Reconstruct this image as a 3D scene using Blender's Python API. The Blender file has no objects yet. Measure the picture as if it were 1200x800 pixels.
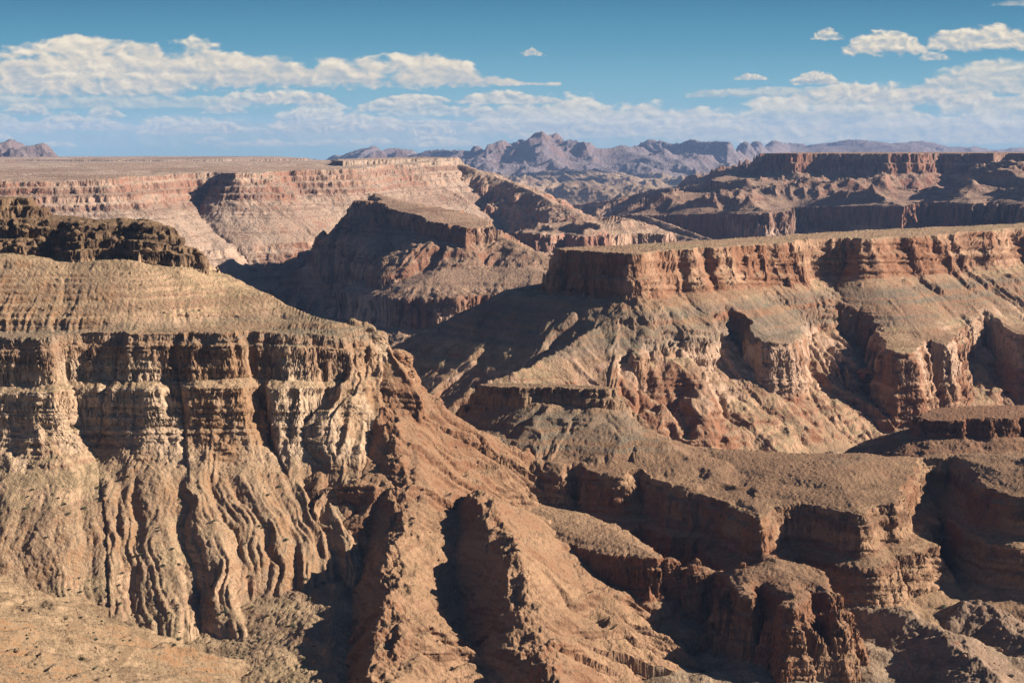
import bpy, math, random
import numpy as np
from concurrent.futures import ThreadPoolExecutor
random.seed(7)
f32 = np.float32
# ------------------------------------------------------------------ camera geometry
FPX = 1648.0; HOR = 178.0
TH = math.atan((400-HOR)/FPX); CT, ST = math.cos(TH), math.sin(TH)
def at_(px, py):
    u = (px-600)/FPX; v = (400-py)/FPX
    den = CT+ST*v
    return u/den, (-ST+CT*v)/den
def Z(px, py, z):                      # ground point seen at this photo position if it lies at height z
    a, t = at_(px, py); D = z/t
    return (a*D, D, z)
def Dp(px, py, D):                     # point seen at this photo position if it lies D metres away
    a, t = at_(px, py)
    return (a*D, D, t*D)
def W(px, D, z):
    a, t = at_(px, 300)
    return (a*D, D, z)
# ------------------------------------------------------------------ noise
rs = np.random.RandomState(11)
PERM = rs.permutation(4096).astype(np.int32)
ANG = (rs.rand(4096)*2*np.pi)
GX = np.cos(ANG).astype(f32); GY = np.sin(ANG).astype(f32)
RND = rs.rand(4096).astype(f32)
def perlin(x, y, seed=0):
    xi = np.floor(x); yi = np.floor(y)
    fx = (x-xi).astype(f32); fy = (y-yi).astype(f32)
    xi = xi.astype(np.int32)+seed*57; yi = yi.astype(np.int32)
    ux = fx*fx*fx*(fx*(fx*6-15)+10); uy = fy*fy*fy*(fy*(fy*6-15)+10)
    hx0 = PERM[xi & 4095]; hx1 = PERM[(xi+1) & 4095]
    def g(hx, yy, dx, dy):
        h = PERM[(hx+yy) & 4095]
        return GX[h]*dx+GY[h]*dy
    n00 = g(hx0, yi, fx, fy); n10 = g(hx1, yi, fx-1, fy)
    n01 = g(hx0, yi+1, fx, fy-1); n11 = g(hx1, yi+1, fx-1, fy-1)
    a = n00+ux*(n10-n00); b = n01+ux*(n11-n01)
    return (a+uy*(b-a))*f32(1.5)
def fbm(x, y, lam, octv, seed=0, gain=0.5, ridged=False):
    r = np.zeros(x.shape, f32); amp = 1.0; tot = 0
    x = x/lam; y = y/lam
    c, s = math.cos(0.6), math.sin(0.6)
    for o in range(octv):
        n = perlin(x, y, seed+o*3+1)
        if ridged: n = 1-2*np.abs(n)
        r += f32(amp)*n; tot += amp
        amp *= gain
        x, y = (c*x-s*y)*2.03+3.7, (s*x+c*y)*2.03+1.9
    return r
def ridgemf(x, y, lam, octv, seed=0):
    r = np.zeros(x.shape, f32); amp = 0.5; w = np.ones(x.shape, f32)
    x = x/lam; y = y/lam
    for o in range(octv):
        n = 1-np.abs(perlin(x, y, seed+o*5+2)*1.3)
        n = n*n*w
        r += f32(amp)*n; w = np.clip(n*1.6, 0, 1)
        amp *= 0.5; x, y = x*2.07+5.1, y*2.07-2.3
    return r
def sstep(a, b, x):
    t = np.clip((x-a)/(b-a), 0, 1); return t*t*(3-2*t)
# ------------------------------------------------------------------ landforms
def chaikin(P, closed, n=1):
    P = [tuple(p) for p in P]
    for _ in range(n):
        Q = []
        m = len(P)
        rng = range(m) if closed else range(m-1)
        if not closed: Q.append(P[0])
        for i in rng:
            a = P[i]; b = P[(i+1) % m]
            Q.append(tuple(.78*a[k]+.22*b[k] for k in range(3)))
            Q.append(tuple(.22*a[k]+.78*b[k] for k in range(3)))
        if not closed: Q.append(P[-1])
        P = Q
    return P
def poly_dist(X, Y, P, closed, ek=1):
    m = len(P); best = np.full(X.shape, 1e18, f32); S = np.zeros(X.shape, f32); ZZ = np.zeros(X.shape, f32)
    inside = np.zeros(X.shape, bool); sacc = 0.0; SG = np.zeros(X.shape, f32)
    for i in range(m if closed else m-1):
        x0, y0, z0 = P[i]; x1, y1, z1 = P[(i+1) % m]
        dx, dy = x1-x0, y1-y0; L2 = dx*dx+dy*dy; L = math.sqrt(L2)
        if L < 1e-6: continue
        rx = X-f32(x0); ry = Y-f32(y0)
        t = np.clip((rx*f32(dx)+ry*f32(dy))*f32(1/L2), 0, 1)
        ex = rx-t*f32(dx); ey = ry-t*f32(dy)
        d2 = ex*ex+ey*ey
        if not closed and ek != 1 and i in (0, m-2):
            tu = (rx*f32(dx)+ry*f32(dy))*f32(1/L2)
            over = (np.minimum(tu, 0) if i == 0 else np.maximum(tu-1, 0))*f32(L)
            if i == 0: d2 = d2+over*over*f32(ek*ek-1)
        k = d2 < best
        if not closed:
            SG[k] = ((f32(dx)*ry-f32(dy)*rx)/(L*np.sqrt(d2)+1e-3))[k]
        best[k] = d2[k]; S[k] = f32(sacc)+t[k]*f32(L); ZZ[k] = f32(z0)+t[k]*f32(z1-z0)
        if closed and abs(dy) > 1e-9:
            c = ((Y >= min(y0, y1)) & (Y < max(y0, y1)))
            xin = f32(x0)+(Y-f32(y0))*f32(dx/dy)
            inside ^= c & (X < xin)
        sacc += L
    d = np.sqrt(best)
    d = np.where(inside, -d, d) if closed else d
    return d, S, ZZ, SG
LFS = []
class LF:
    def __init__(s, name, obj, pts, prof, closed=True, rng=600, gl=60, ga=((0, 3), (40, 12), (200, 30)), rim=(12, 4, 2.0),
                 block=0.0, ter=0.35, smooth=1, mode='flat', side=None, top=2.0, sc=1.0, seed=0, mat='tan', fn=None, rill=1.0, warp=1.0, cont=True, crest=0.0, ek=1, over=None, reg=True, xmul=None, xlim=None, soft=900, rid=None, terz=None, dirn=None):
        s.__dict__.update(locals()); s.P = chaikin(pts, closed, smooth) if smooth else list(pts)
        prof = list(prof)
        if cont: prof.append((prof[-1][0]+420, prof[-1][1]-300)); rng = max(rng, prof[-1][0])
        A = np.array(pts)
        if closed:
            M = np.c_[A[:, 0], A[:, 1], np.ones(len(A))]
            if mode == 'plane': s.pl = np.linalg.lstsq(M, A[:, 2], rcond=None)[0]
            else: s.pl = np.array([0, 0, A[:, 2].mean()])
            s.idw = A if mode == 'idw' else None
        B = np.array(s.P)
        s.bb = (B[:, 0].min()-rng, B[:, 0].max()+rng, B[:, 1].min()-rng, B[:, 1].max()+rng)
        s.kd = np.array([p[0] for p in prof], float); s.kz = np.array([p[1] for p in prof], float)
        s.gk = np.array([p[0] for p in ga], float); s.gv = np.array([p[1] for p in ga], float)
        s.id = len(LFS)+1
        if reg: LFS.append(s)
    def eval(s, X, Y, N):
        d, S, ZZ, SG = poly_dist(X, Y, s.P, s.closed, s.ek)
        sc = s.sc
        if s.side is not None:            # ridges fall differently on their two sides
            sg = np.clip(SG*1.5, -1, 1); d = d*((s.side[0]+s.side[1])/2+(s.side[1]-s.side[0])/2*sg).astype(f32)
        if s.xmul is not None:
            bx_ = 600+X/Y*f32(FPX)
            d = np.where(d > 0, d*(s.xmul[2]+(1-s.xmul[2])*sstep(s.xmul[0], s.xmul[1], bx_)), d).astype(f32)
        base = (s.pl[0]*X+s.pl[1]*Y+s.pl[2]).astype(f32) if s.closed else ZZ
        A = np.interp(d, s.gk, s.gv).astype(f32)
        wob = N['mid']*f32(18*s.warp)
        A = A*np.clip(1+1.1*perlin(S/(s.gl*4.5)+s.seed, S*0+.5, 23), .3, 1.45)
        n1 = np.abs(perlin((S+wob)/s.gl, d/(s.gl*7.0)+s.seed*3.3, 5+s.seed))
        n2 = np.abs(perlin((S+wob)/(s.gl*.37), d/(s.gl*4.0), 9+s.seed))
        n3 = np.abs(perlin((S+wob*.4)/(s.gl*.11), d/(s.gl*1.2), 14+s.seed))
        if s.dirn is not None:          # on the open slopes the gullies run down the fall line
            gx_, gy_, g2, a_, b_ = s.dirn
            T = X*f32(-gy_)+Y*f32(gx_)+N['mid']*f32(8)+N['big']*f32(24); Lg = X*f32(gx_)+Y*f32(gy_)
            w_ = sstep(a_, b_, d).astype(f32)
            n1 = n1+w_*(np.abs(perlin(T/g2, Lg/(g2*6), 305+s.seed))*f32(1.25)-n1)
            n2 = n2+w_*(np.abs(perlin(T/(g2*.42)+.3*perlin(X/30, Y/30, 5), Lg/(g2*3.2), 315+s.seed))*f32(.85)-n2)
            n3 = n3+w_*(np.abs(perlin(T/(g2*.17), Lg/(g2*1.1), 325+s.seed))-n3)
        dd = d - A*(n1*1.7+n2*f32(.75 if s.gl < 100 else .4)+n3*.22*s.rill*np.clip((d-25)/60, .15, 1)-.62)
        r0, r1, r2 = s.rim
        if s.closed:
            r0m = np.clip(1-np.clip(-d, 0, 200)/60, 0, 1).astype(f32)
        else:
            r0m = np.clip(d/25, 0, 1).astype(f32)
        dd = dd + (N['big']*f32(r0) + N['mid']*f32(r1) + N['hi']*f32(r2))*r0m
        if s.block:
            kf = max(1.0, s.gl/55.0); q = N['blk']*(1-sstep(45*kf, 95*kf, d)).astype(f32); dd = dd + f32(s.block)*q*r0m
        z = base+np.interp(dd, s.kd, s.kz).astype(f32)
        if s.closed and s.idw is not None:
            num = np.zeros(X.shape, f32); den = np.zeros(X.shape, f32)
            for x0, y0, z0 in s.idw:
                w_ = 1/((X-f32(x0))**2+(Y-f32(y0))**2+f32(s.soft))**1.5
                num += w_*f32(z0); den += w_
            b2 = num/den
            z = z-base+b2; base = b2
        if s.xlim is not None:
            z = z-400*sstep(s.xlim[0], s.xlim[1], 600+X/Y*f32(FPX)).astype(f32)
        if s.over is not None:
            up = s.over.eval(X, Y, N)
            z = z+np.maximum(up-base, 0)
        topn = N['mid']*f32(s.top)+N['big']*f32(s.top)
        z = z+topn
        if s.rid is not None:
            z = z+f32(s.rid[0])*(ridgemf(X, Y, s.rid[1], 5, 400+s.seed)-f32(.42))*sstep(s.rid[2], s.rid[3], d).astype(f32)
        if s.crest: z = z+f32(s.crest)*(N['mid']*.8+N['hi']*.35+N['blk']*.2)
        return z
    def mask(s, X, Y):
        a, b, c, d = s.bb
        return (X > a) & (X < b) & (Y > c) & (Y < d)

# --- the far country -------------------------------------------------------------
MESA_PROF = [(-400, 8), (-60, 2), (0, 0), (6, -14), (11, -17), (16, -34), (20, -36), (26, -54), (150, -112), (190, -128), (600, -300)]
PLAT_PROF = [(-3000, 2), (-300, 2), (0, 0), (8, -16), (22, -20), (30, -38), (50, -44), (58, -62), (75, -68), (84, -84), (290, -190), (320, -205),
             (335, -225), (350, -232), (390, -310), (700, -430), (1200, -520)]
LF('plateau', 'left_plateau', [W(-700, 3300, -80), W(-300, 3600, -80), W(-60, 3850, -80), W(60, 4000, -80), W(135, 4080, -78), W(170, 4350, -74), W(215, 4600, -70), W(262, 4700, -68),
    W(283, 4450, -66), W(330, 4950, -66), W(372, 5000, -64), W(420, 5200, -60), W(470, 5900, -52), W(525, 6300, -42), W(545, 6900, -44),
    W(500, 9000, -60), W(300, 14000, -92), W(-900, 14000, -95), W(-900, 8000, -84)],
   PLAT_PROF, rng=1300, gl=150, ga=((-1, 0), (0, 12), (60, 18), (330, 52), (600, 80)), rim=(30, 8, 2.5), block=8, ter=.8, mode='idw', top=1.5, mat='pink', seed=1)
LF('escarpment', 'left_plateau', [W(395, 5600, -38), W(430, 5750, -33), W(475, 6150, -30), W(520, 6450, -26), W(543, 6900, -30), W(500, 8000, -30), W(395, 7500, -36)],
   [(-500, 3), (0, 0), (20, -36), (60, -50), (75, -60), (200, -110), (240, -150), (500, -260)], rng=500, gl=90, ga=((-1, 0), (0, 10), (60, 22), (300, 60)), rim=(20, 12, 5), block=8, ter=.6, mode='plane', mat='pink', seed=2)
LF('low_rise', 'left_plateau', [W(-300, 9500, -58), W(60, 9300, -58), W(140, 9000, -54), W(220, 8600, -50), W(320, 9200, -42), W(370, 9800, -44), W(320, 12500, -40), W(-300, 12000, -55)],
   [(-1500, 10), (-200, 4), (0, 0), (30, -14), (200, -24)], rng=300, gl=160, ga=((-1, 0), (0, 30), (200, 60)), rim=(60, 30, 5), block=10, ter=.4, mode='plane', mat='pink', seed=3)
# the long shoulder that falls away to the right of the plateau
LF('shoulder', 'far_shoulder', [Dp(540, 192, 6500), Dp(585, 208, 6250), Dp(622, 222, 5900), Dp(660, 243, 5500), Dp(720, 262, 5200), Dp(790, 272, 5000), Dp(850, 292, 4700)],
   [(0, 0), (60, -25), (120, -70), (140, -105), (400, -230), (800, -380)], closed=False, rng=900, gl=140, ga=((0, 8), (60, 50), (400, 110)), rim=(34, 20, 6), block=8, ter=.55, mat='pale', seed=4)
LF('bluff', 'far_shoulder', [Dp(612, 274, 4350), Dp(640, 277, 4250), Dp(668, 275, 4400), Dp(676, 277, 4250), Dp(710, 272, 4300), Dp(740, 271, 4500), Dp(780, 276, 4500), Dp(790, 273, 4900), Dp(610, 268, 4900)],
   [(-300, 60), (-100, 26), (0, 0), (14, -45), (40, -55), (52, -80), (300, -200)], rng=450, gl=70, ga=((-1, 0), (0, 10), (60, 30), (300, 60)), rim=(26, 14, 6), block=9, ter=.6, mat='pale', seed=5, mode='plane', top=5, rid=(40, 260, 0, -60))
LF('hill', 'far_shoulder', [Dp(735, 250, 5600), Dp(757, 252, 5400), Dp(800, 268, 5100), Dp(838, 281, 4800)],
   [(0, 0), (200, -110), (600, -330)], closed=False, rng=600, gl=90, ga=((0, 4), (60, 30), (400, 90)), rim=(20, 14, 5), mat='pale', seed=6, ter=.3)
LF('ridge', 'far_ridge', [Dp(600, 246, 8600), Dp(672, 240, 8400), Dp(728, 232, 8000), Dp(775, 218, 7800), Dp(800, 222, 7700), Dp(828, 212, 7400), Dp(862, 205, 7300), Dp(905, 190, 7500)],
   [(0, 0), (200, -120), (700, -380)], closed=False, rng=800, gl=170, ga=((0, 6), (60, 60), (400, 160)), rim=(40, 26, 8), mat='redfar', seed=7, ter=.35)
# far right mesa
LF('far_mesa', 'far_mesa', [W(903, 7400, -10), W(922, 6950, -10), W(960, 7050, -10), W(1000, 7000, -10), W(1055, 6850, -10), W(1066, 6850, -10), W(1082, 7300, -10), W(1140, 7050, -9), W(1152, 6850, -8), W(1162, 6800, -6), W(1178, 7000, -6),
    W(1215, 6650, -4), W(1320, 6200, -4), W(1700, 6000, -4), W(1700, 16000, 0), W(960, 16000, 0), W(915, 9500, -6)],
   [(-2000, 3), (0, 0), (10, -42), (36, -50), (50, -92), (90, -106), (420, -235), (470, -262), (520, -275), (900, -400)], rng=1000, gl=230, ga=((-1, 0), (0, 20), (60, 50), (400, 230), (800, 250)), rim=(50, 24, 8), block=10, ter=.5, mode='plane', mat='redfar', seed=8, top=1, rid=(150, 620, 90, 330))
LF('far_bench', 'far_mesa', [Dp(832, 214, 6900), Dp(850, 213, 6500), Dp(872, 216, 6350), Dp(905, 222, 6400), Dp(930, 215, 7000), Dp(900, 200, 7400), Dp(845, 207, 7200)],
   [(-300, 10), (0, 0), (14, -70), (60, -90), (300, -190), (600, -330)], rng=600, gl=120, ga=((-1, 0), (0, 10), (60, 40), (400, 120)), rim=(30, 16, 6), block=10, ter=.5, mode='plane', mat='redfar', seed=9)
LF('far_low', 'far_mesa', [Dp(722, 262, 6000), Dp(770, 250, 5900), Dp(815, 248, 5800), Dp(848, 249, 5600), Dp(880, 254, 5500), Dp(912, 248, 5400), Dp(925, 244, 5950), Dp(960, 246, 5850), Dp(1015, 246, 5650), Dp(1045, 247, 5430),
    Dp(1062, 247, 5400), Dp(1068, 247, 5850), Dp(1120, 246, 5500), Dp(1140, 252, 5300), Dp(1160, 236, 5600), Dp(1180, 232, 5100), Dp(1215, 226, 4800), Dp(1330, 222, 4800), Dp(1330, 215, 6600), Dp(900, 225, 6700), Dp(730, 245, 6800)],
   [(-900, 190), (-300, 60), (-60, 12), (0, 0), (18, -80), (30, -98), (60, -105), (300, -200), (800, -330)], rng=900, gl=120, ga=((-900, 60), (-300, 90), (-60, 30), (0, 14), (60, 40), (400, 120)), rim=(40, 22, 8), block=12, ter=.5, mode='plane', mat='redfar', seed=10, rid=(130, 520, -20, -200))
# --- the butte ---------------------------------------------------------------------
LF('butte', 'butte', [Dp(436, 229, 4100), Dp(452, 229, 4000), Dp(480, 233, 3900), Dp(520, 240, 3800), Dp(556, 248, 3700), Dp(575, 262, 3620), Dp(570, 266, 3500), Dp(553, 266, 3430), Dp(530, 264, 3460),
    Dp(505, 262, 3500), Dp(488, 250, 3580), Dp(466, 245, 3640), Dp(450, 240, 3800)],
   [(-200, 10), (0, 0), (14, -38), (50, -58), (60, -66), (180, -122), (210, -145), (235, -205), (260, -222), (600, -400)], rng=700, gl=95, ga=((-1, 0), (0, 8), (60, 50), (200, 120), (400, 150)), rim=(22, 10, 4), block=7, ter=.6, mode='plane', mat='brownfar', seed=11, xmul=(385, 450, 2.1))
LF('butte_nose', 'butte', [Dp(560, 266, 3560), Dp(600, 282, 3450), Dp(640, 298, 3400), Dp(690, 325, 3350)],
   [(0, 0), (30, -14), (160, -75), (190, -120), (230, -140), (600, -330)], closed=False, rng=700, gl=90, ga=((0, 4), (60, 30), (200, 60), (400, 90)), rim=(18, 12, 5), ter=.6, mat='brownfar', seed=12, block=6)
LF('butte_foot', 'butte', [Dp(392, 350, 3450), Dp(415, 354, 3330), Dp(450, 348, 3160), Dp(476, 352, 3120), Dp(500, 342, 3120), Dp(540, 338, 3120), Dp(560, 342, 3160), Dp(640, 340, 3150), Dp(700, 350, 3200), Dp(700, 330, 3500), Dp(520, 320, 3500), Dp(420, 330, 3700)],
   [(-260, 70), (-60, 22), (0, 0), (16, -62), (40, -70), (300, -180)], rng=500, gl=80, ga=((-200, 5), (-20, 8), (0, 10), (60, 24), (300, 60)), rim=(20, 12, 5), block=8, ter=.6, mode='plane', mat='brownfar', seed=13, xmul=(385, 430, 2.2))
# --- right mesa, the main one --------------------------------------------------------
mesa_rim = [Z(652, 292.5, -150), Z(690, 294.5, -150), Z(725, 296.5, -150), Z(748, 297.5, -150), Z(790, 292.5, -150), Z(812, 292.8, -150), Z(822, 290, -150), Z(840, 290.5, -150), Z(880, 286.3, -150), Z(922, 284.5, -150),
    Z(932, 281.3, -150), Z(960, 279.6, -150), Z(998, 278.7, -150), Z(1012, 281.2, -150), Z(1050, 277.8, -150), Z(1075, 277, -150), Z(1120, 273.2, -150), Z(1168, 271.6, -150), Z(1176, 268.8, -150),
    Z(1215, 267.6, -150), Z(1225, 269, -150), Z(1300, 264, -150), Z(1500, 256, -150), Z(1500, 248, -150), Z(1200, 262, -150), Z(1000, 271, -150), Z(850, 280, -150), Z(740, 286, -150), Z(660, 289, -150)]
LF('right_mesa', 'right_mesa', mesa_rim, [(-400, 4), (-40, 1), (0, 0), (4, -14), (8, -17), (12, -34), (17, -38), (22, -60), (30, -68), (60, -86), (90, -140)],
   rng=620, gl=46, ga=((-1, 0), (0, 4), (25, 7), (60, 10), (160, 24)), rim=(10, 8, 4), block=7, ter=.45, mat='tan', seed=14, top=.6, smooth=1)
mesa_low = [W(742, 1940, -277), W(752, 1975, -275), W(775, 2010, -272), W(800, 2020, -273), W(831, 2040, -274), W(838, 2120, -262), W(850, 2150, -258), W(876, 2145, -258), W(888, 2070, -270), W(902, 2050, -278), W(930, 2060, -282), W(941, 2150, -284), W(946, 2290, -278), W(975, 2330, -276), W(1018, 2320, -280), W(1034, 2230, -290), W(1046, 2130, -300), W(1064, 2105, -304), W(1080, 2130, -302), W(1087, 2230, -298), W(1097, 2240, -298), W(1108, 2190, -304), W(1120, 2195, -304), W(1128, 2330, -298), W(1150, 2440, -294), W(1176, 2420, -296), W(1190, 2330, -300), W(1225, 2300, -300), W(1240, 2450, -298), W(1300, 2480, -300), W(1500, 2600, -300), W(1500, 3400, -300), W(1200, 3200, -300), W(1000, 2800, -300), W(800, 2500, -300), W(760, 2150, -290), W(742, 2010, -284)]
mesa_talus = LF('talus', 'right_mesa', mesa_rim, [(-400, 4), (0, 0), (30, -66), (36, -70), (120, -121), (260, -196), (500, -330)],
   rng=620, gl=62, ga=((-1, 0), (0, 2), (30, 4), (60, 12), (120, 22), (400, 40)), rim=(9, 4, 1.5), ter=.6, mat='tan', seed=14, top=.4, reg=False, rill=1.6)
LF('skirt', 'right_mesa', [W(600, 2230, -150), W(652, 2140, -150), W(725, 2085, -150), W(746, 2080, -150), W(790, 2150, -150), W(800, 2300, -150), W(660, 2400, -150)],
   [(-30, -60), (30, -72), (120, -126), (270, -205), (420, -262)], rng=700, gl=70, ga=((-1, 0), (0, 2), (60, 8), (140, 16), (300, 24)), rim=(12, 6, 2), ter=.4, mat='tan', seed=34, top=1, rill=1.5, xlim=(725, 765))
LF('skirt_ridge', 'right_mesa', [Dp(742, 346, 2070), Dp(705, 378, 2010), Dp(668, 402, 1950), Dp(630, 424, 1890), Dp(598, 440, 1850), Dp(560, 452, 1830), Dp(530, 470, 1800)],
   [(0, 0), (40, -22), (160, -105), (300, -180)], closed=False, rng=400, gl=40, side=(1.0, 1.0), xlim=(745, 780), ga=((0, 1), (30, 6), (120, 14)), rim=(6, 7, 4), crest=5, block=3, ter=.4, mat='tan', seed=35)
LF('mesa_foot', 'right_mesa', mesa_low, [(-60, 1), (-12, 1), (0, 0), (4, -9), (6, -10), (12, -50), (17, -60), (24, -88), (32, -108), (60, -126), (120, -142), (240, -165), (400, -190)],
   rng=480, gl=48, ga=((-200, 0), (-20, 3), (0, 5), (30, 6), (80, 10), (200, 20)), rim=(5, 4, 1.2), rill=.8, block=5, ter=.55, dirn=(.5, -.866, 46, 34, 60), mat='tan', mode='idw', over=mesa_talus, seed=15, top=1.2)
# --- left headland ------------------------------------------------------------------
head = [W(-260, 1270, -172), W(-120, 1330, -172), W(-30, 1314, -172), W(28, 1304, -172), W(52, 1310, -172), W(58, 1329, -172), W(100, 1342, -172), W(138, 1346, -172), W(143, 1338, -172), W(188, 1337, -172), W(200, 1353, -172), W(228, 1348, -172), W(274, 1351, -172), W(279, 1374, -172), W(322, 1381, -175),
    W(330, 1376, -178), W(352, 1385, -180), W(360, 1402, -181), W(385, 1405, -184), W(412, 1422, -188), W(434, 1450, -194), W(428, 1472, -192), W(370, 1478, -182), W(300, 1505, -172), W(262, 1570, -172), W(200, 1680, -172), W(0, 1760, -172), W(-260, 1760, -172)]
head_ridge = LF('slope', 'left_headland', [W(-260, 1420, -106), W(0, 1430, -106), W(150, 1436, -107), W(215, 1459, -110), W(262, 1470, -128), W(300, 1462, -145), W(345, 1448, -163), W(385, 1434, -172), W(425, 1442, -184), W(425, 1446, -184), W(388, 1442, -172), W(345, 1454, -163), W(300, 1480, -145), W(262, 1500, -126), W(225, 1560, -110), W(0, 1620, -106), W(-260, 1620, -106)],
   [(-60, 2), (0, 0), (10, -4), (120, -74), (400, -260)], rng=500, gl=40, ga=((-1, 0), (0, 1), (30, 3), (80, 7), (200, 14)), rim=(4, 3, 1.2), ter=.8, mode='idw', mat='ochre', seed=30, top=1, reg=False, rill=2)
LF('headland', 'left_headland', head, [(-20, 0), (0, 0), (4, -10), (8, -12), (13, -44), (24, -50), (32, -84), (44, -102), (58, -114), (200, -200), (300, -252), (600, -300)],
   rng=480, gl=46, ga=((-260, 0), (-20, 2), (0, 4), (20, 5.5), (40, 8), (80, 10), (200, 14), (400, 15)), rim=(5, 4.5, 2.2), block=5, ter=.7, terz=-286, warp=.9, mat='ochre', mode='idw', seed=16, top=1.0, rill=1.8, dirn=(.30, -.954, 40, 55, 95), over=head_ridge)

LF('headland_cap', 'headland_cap', [W(-260, 1455, -74), W(-40, 1470, -72), W(10, 1455, -72), W(50, 1480, -74), W(100, 1464, -77), W(130, 1474, -74), W(165, 1462, -74), W(200, 1472, -76), W(226, 1485, -84), W(240, 1500, -93), W(225, 1530, -88), W(170, 1560, -76), W(60, 1590, -72), W(-260, 1640, -70)],
   [(-200, 8), (-40, 6), (-25, 2), (-22, 0), (-19, -5), (-12, -7), (-10, -14), (-3, -16), (-1, -23), (6, -25), (8, -33), (11, -36), (18, -60), (34, -150), (80, -400)], cont=False, rng=120, gl=34, ga=((-30, 2), (0, 4), (30, 4), (100, 4)), rim=(4, 8, 6), block=10, ter=.9, mat='dark', seed=17, top=4, smooth=1, mode='idw')
LF('headland_knoll', 'headland_cap', [W(-260, 1500, -50), W(0, 1500, -50), W(30, 1515, -52), W(48, 1535, -55), W(20, 1560, -50), W(-260, 1600, -50)],
   [(-60, 4), (0, 0), (5, -7), (12, -9), (18, -18), (30, -40), (45, -80), (78, -400)], cont=False, rng=80, gl=20, ga=((-1, 0), (0, 2), (30, 4)), rim=(3, 7, 6), block=9, ter=.7, mat='dark', seed=18, top=3)
# --- ridges of red rock ---------------------------------------------------------------
LF('tip', 'left_headland', [Dp(412, 371, 1452), Dp(432, 380, 1450), Dp(448, 396, 1450), Dp(464, 420, 1452), Dp(482, 448, 1456), Dp(498, 470, 1462)],
   [(0, 0), (6, -2), (14, -14), (22, -18), (34, -42), (80, -80), (200, -170)], closed=False, rng=300, gl=26, crest=6, ga=((0, 1), (20, 6), (60, 12)), rim=(4, 6, 3), block=6, ter=.5, mat='ochre', seed=37)
LF('col', 'red_spur', [Dp(452, 408, 1450), Dp(470, 428, 1460), Dp(495, 456, 1470), Dp(520, 480, 1480), Dp(545, 508, 1470), Dp(562, 535, 1430)],
   [(0, 0), (8, -6), (60, -38), (200, -130)], closed=False, rng=420, gl=36, side=(1.15, 1.0), crest=11, ek=3.5, ga=((0, 1), (20, 8), (120, 22)), rim=(6, 8, 8), block=4, ter=.1, mat='red', seed=19)
LF('apron', 'left_headland', [Dp(374, 600, 1310), Dp(380, 640, 1260), Dp(388, 676, 1195), Dp(392, 720, 1125), Dp(384, 780, 1040), Dp(360, 850, 960)],
   [(0, 0), (20, -3), (60, -18), (120, -48), (240, -110)], closed=False, rng=300, gl=44, side=(.5, 1.5), crest=3.5, ga=((0, 1), (30, 8), (90, 17)), rim=(6, 6, 3), block=3, ter=.1, mat='ochre', seed=36)
LF('spur', 'red_spur', [Dp(449, 445, 1425), Dp(451, 478, 1382), Dp(460, 532, 1320), Dp(465, 570, 1275), Dp(464, 612, 1235), Dp(454, 668, 1155), Dp(458, 708, 1090), Dp(446, 763, 1025), Dp(430, 818, 965), Dp(400, 905, 890)],
   [(0, 0), (10, -1), (26, -9), (60, -32), (110, -62), (200, -110)], closed=False, rng=380, gl=36, side=(1.9, .95), crest=12, ek=3.5, ga=((0, 1), (20, 8), (120, 20)), rim=(5, 9, 9), block=6, ter=.05, mat='red', seed=20)
LF('spur2', 'red_spur', [Dp(556, 580, 1300), Dp(575, 606, 1240), Dp(596, 645, 1175), Dp(604, 690, 1115), Dp(612, 740, 1065), Dp(640, 790, 1020), Dp(650, 850, 960)],
   [(0, 0), (10, -1), (24, -9), (60, -32), (120, -64)], closed=False, rng=300, gl=34, side=(1.7, .9), crest=11, ga=((0, 1), (20, 7), (120, 20)), rim=(6, 8, 6), block=4, ter=.1, mat='red', seed=21)
# --- benches in the middle ----------------------------------------------------------------
cone = LF('cone', 'middle_bench', [Dp(560, 462, 1640), Dp(590, 450, 1600), Dp(630, 448, 1580), Dp(680, 448, 1570), Dp(706, 457, 1560), Dp(722, 466, 1580), Dp(705, 452, 1640), Dp(640, 444, 1670), Dp(585, 446, 1680)],
   [(-40, -24), (0, -24), (14, -26), (60, -50), (200, -90), (320, -116)], rng=430, gl=30, ga=((-1, 0), (0, 1), (30, 5), (90, 11), (200, 16)), rim=(3, 2.5, 1.2), mode='plane', mat='bench', seed=32, reg=False, rill=1.3)
LF('outcrop', 'middle_bench', [Dp(560, 462, 1640), Dp(590, 450, 1600), Dp(630, 447, 1580), Dp(680, 447, 1570), Dp(706, 456, 1560), Dp(722, 466, 1580), Dp(705, 452, 1640), Dp(640, 444, 1670), Dp(585, 446, 1680)],
   [(-40, 3), (0, 0), (3, -9), (8, -11), (11, -22), (16, -24), (60, -90)], rng=330, gl=30, ga=((-1, 0), (0, 3), (30, 8), (120, 16)), rim=(4, 7, 5), block=8, ter=.45, mode='plane', mat='outcrop', seed=22)
bench = [W(545, 1473, -363), W(590, 1446, -368), W(640, 1419, -368), W(658, 1407, -366), W(668, 1437, -365), W(684, 1433, -364), W(694, 1404, -364), W(735, 1394, -362), W(750, 1421, -358), W(770, 1401, -354), W(800, 1371, -348), W(845, 1350, -345), W(880, 1304, -341), W(896, 1262, -338), W(908, 1284, -336), W(914, 1326, -336), W(955, 1321, -335), W(1000, 1295, -334), W(1020, 1268, -334), W(1030, 1306, -332), W(1048, 1311, -331), W(1062, 1306, -330), W(1070, 1417, -330), W(1085, 1481, -330), W(1120, 1502, -324), W(1150, 1438, -330), W(1175, 1353, -332), W(1215, 1321, -333), W(1320, 1343, -333), W(1340, 1500, -316), W(1200, 1490, -299), W(1000, 1475, -288), W(850, 1510, -282), W(740, 1560, -286), W(640, 1689, -304), W(545, 1645, -342)]
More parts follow.
